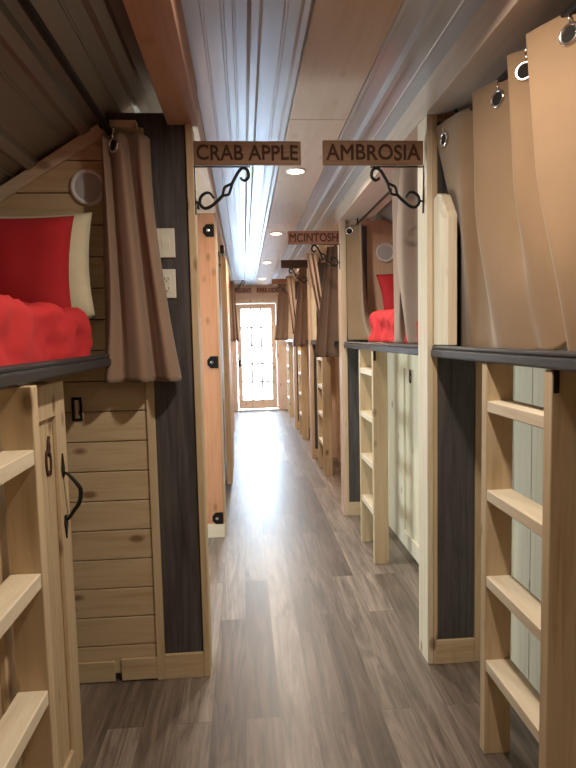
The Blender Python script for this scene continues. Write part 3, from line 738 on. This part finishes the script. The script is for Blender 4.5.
blanket('rumpled red blanket on the left bunk', -1, -.542, -1.26, -.08, 2.135, 1.520, 1.350, seed=3)
pillow('red pillow leaning on the left bunk', .52, .37, .12, (-.835, 2.055, 1.672), (math.radians(-7), math.radians(1.0), 0), 'red', 1, .004)
pillow('cream pillow standing behind the red pillow on the left bunk', .54, .40, .10, (-.822, 2.235, 1.698), (math.radians(-3), 0, 0), 'cream', 5, .007)
single('mattress', MB().box(.925, 1.66, 2.45, 4.30, 1.336, 1.487), 'sheet', (1.25, 3.4, 1.336), 'white mattress on the bunk beyond the first right post', 'mattress', 'bunk mattresses', .035, True)
blanket('red blanket beyond the first right post', 1, .832, 1.64, 2.55, 3.82, 1.555, 1.371, seed=7)
pillow('red pillow propped on the bunk beyond the first right post', .56, .39, .12, (1.29, 4.22, 1.70), (math.radians(-12), math.radians(-6), 0), 'red', 2, .004)
single('mattress', MB().box(.89, 1.66, -.1, 2.26, 1.336, 1.48), 'sheet', (1.25, 1.0, 1.336), 'white mattress behind the near right curtain', 'mattress', 'bunk mattresses', .035, True)

# ============================================================ SMALL FITTINGS
def speaker(label, x, y, z, r):
    t = thing('wall_speaker', label, 'speaker', (x, y, z), 'round wall speakers')
    part('rim', MB().ring((x, y - .006, z), (0, 1, 0), r * .88, r * .13, 40, 8), 'ring', t, 0, True)
    part('grille', MB().tube([(x, y, z), (x, y - .006, z), (x, y - .010, z)], [r * .86, r * .84, r * .5], 40), 'grille', t, 0, False)
speaker('round grey and white wall speaker above the left pillows', -.583, LP, 2.012, .070)
speaker('round wall speaker above the bunk beyond the first right post', 1.10, BAYS[1] + .018, 2.041, .075)
def plate(label, name, x, z, kind):
    t = thing(name, label, 'switch' if kind == 'switch' else 'outlet', (x, LP, z))
    part('cover_plate', MB().box(x - .036, x + .036, LP - .004, LP + .004, z - .057, z + .057), 'plate', t, .003)
    if kind == 'switch': part('rocker', MB().prism([(LP - .004, z - .033), (LP - .0075, z), (LP - .005, z + .033)], 'x', x - .0165, x + .0165), 'plate', t, .001)
    else:
        part('insert', MB().box(x - .0165, x + .0165, LP - .0065, LP - .004, z - .033, z + .033), 'plate', t, .001)
        for dz in (.019, -.019):
            part('socket_slot', MB().box(x - .008, x - .0055, LP - .0075, LP - .0064, z + dz - .004, z + dz + .005), 'slot', t, 0)
            part('socket_slot', MB().box(x + .0055, x + .008, LP - .0075, LP - .0064, z + dz - .004, z + dz + .005), 'slot', t, 0)
            part('ground_hole', MB().disc((x, LP - .0064, z + dz - .010), (0, -1, 0), .0028, .001, 8), 'slot', t, 0)
    return t
plate('white rocker light switch on the charcoal panel', 'light_switch', -.297, 1.797, 'switch')
plate('white wall outlet below the light switch', 'wall_outlet', -.299, 1.638, 'outlet')
t = thing('strike_plate', 'small black framed latch plate on the plank wall below the left bunk', 'latch', (-.672, LP, 1.147))
part('frame', MB().box(-.692, -.652, LP - .005, LP, 1.185, 1.195).box(-.692, -.652, LP - .005, LP, 1.10, 1.11).box(-.692, -.683, LP - .005, LP, 1.11, 1.185).box(-.661, -.652, LP - .005, LP, 1.11, 1.185), 'iron', t, .001)
part('tongue', MB().box(-.677, -.667, LP - .004, LP, 1.11, 1.185), 'chrome', t, .001)

# ============================================================ CEILING LIGHTS
for i, (y, p) in enumerate(zip(PUCK_Y, PUCK_W)):
    nm = ['behind the camera', 'nearest the camera, above the photo edge', 'first in view, above the CRAB APPLE sign end', 'second in view along the board', 'third in view along the board', 'farthest along the board'][i]
    t = thing('ceiling_light', 'round lit ceiling light, ' + nm, 'light', (.33, y, CZ - .02), 'round ceiling lights')
    part('trim_ring', MB().ring((.33, y, CZ - .015), (0, 0, 1), .052, .006, 32, 8), 'ring', t, 0, True)
    part('lens', MB().disc((.33, y, CZ - .020), (0, 0, 1), .048, .007, 28), 'lens', t, 0)
    L = bpy.data.lights.new('lamp', 'AREA'); L.shape = 'DISK'; L.size = .09; L.energy = p; L.color = (1.0, .86, .69); L.spread = math.radians(166)
    lo = bpy.data.objects.new('lamp', L); col.objects.link(lo); lo.parent = t; lo.location = (0, 0, -.004)
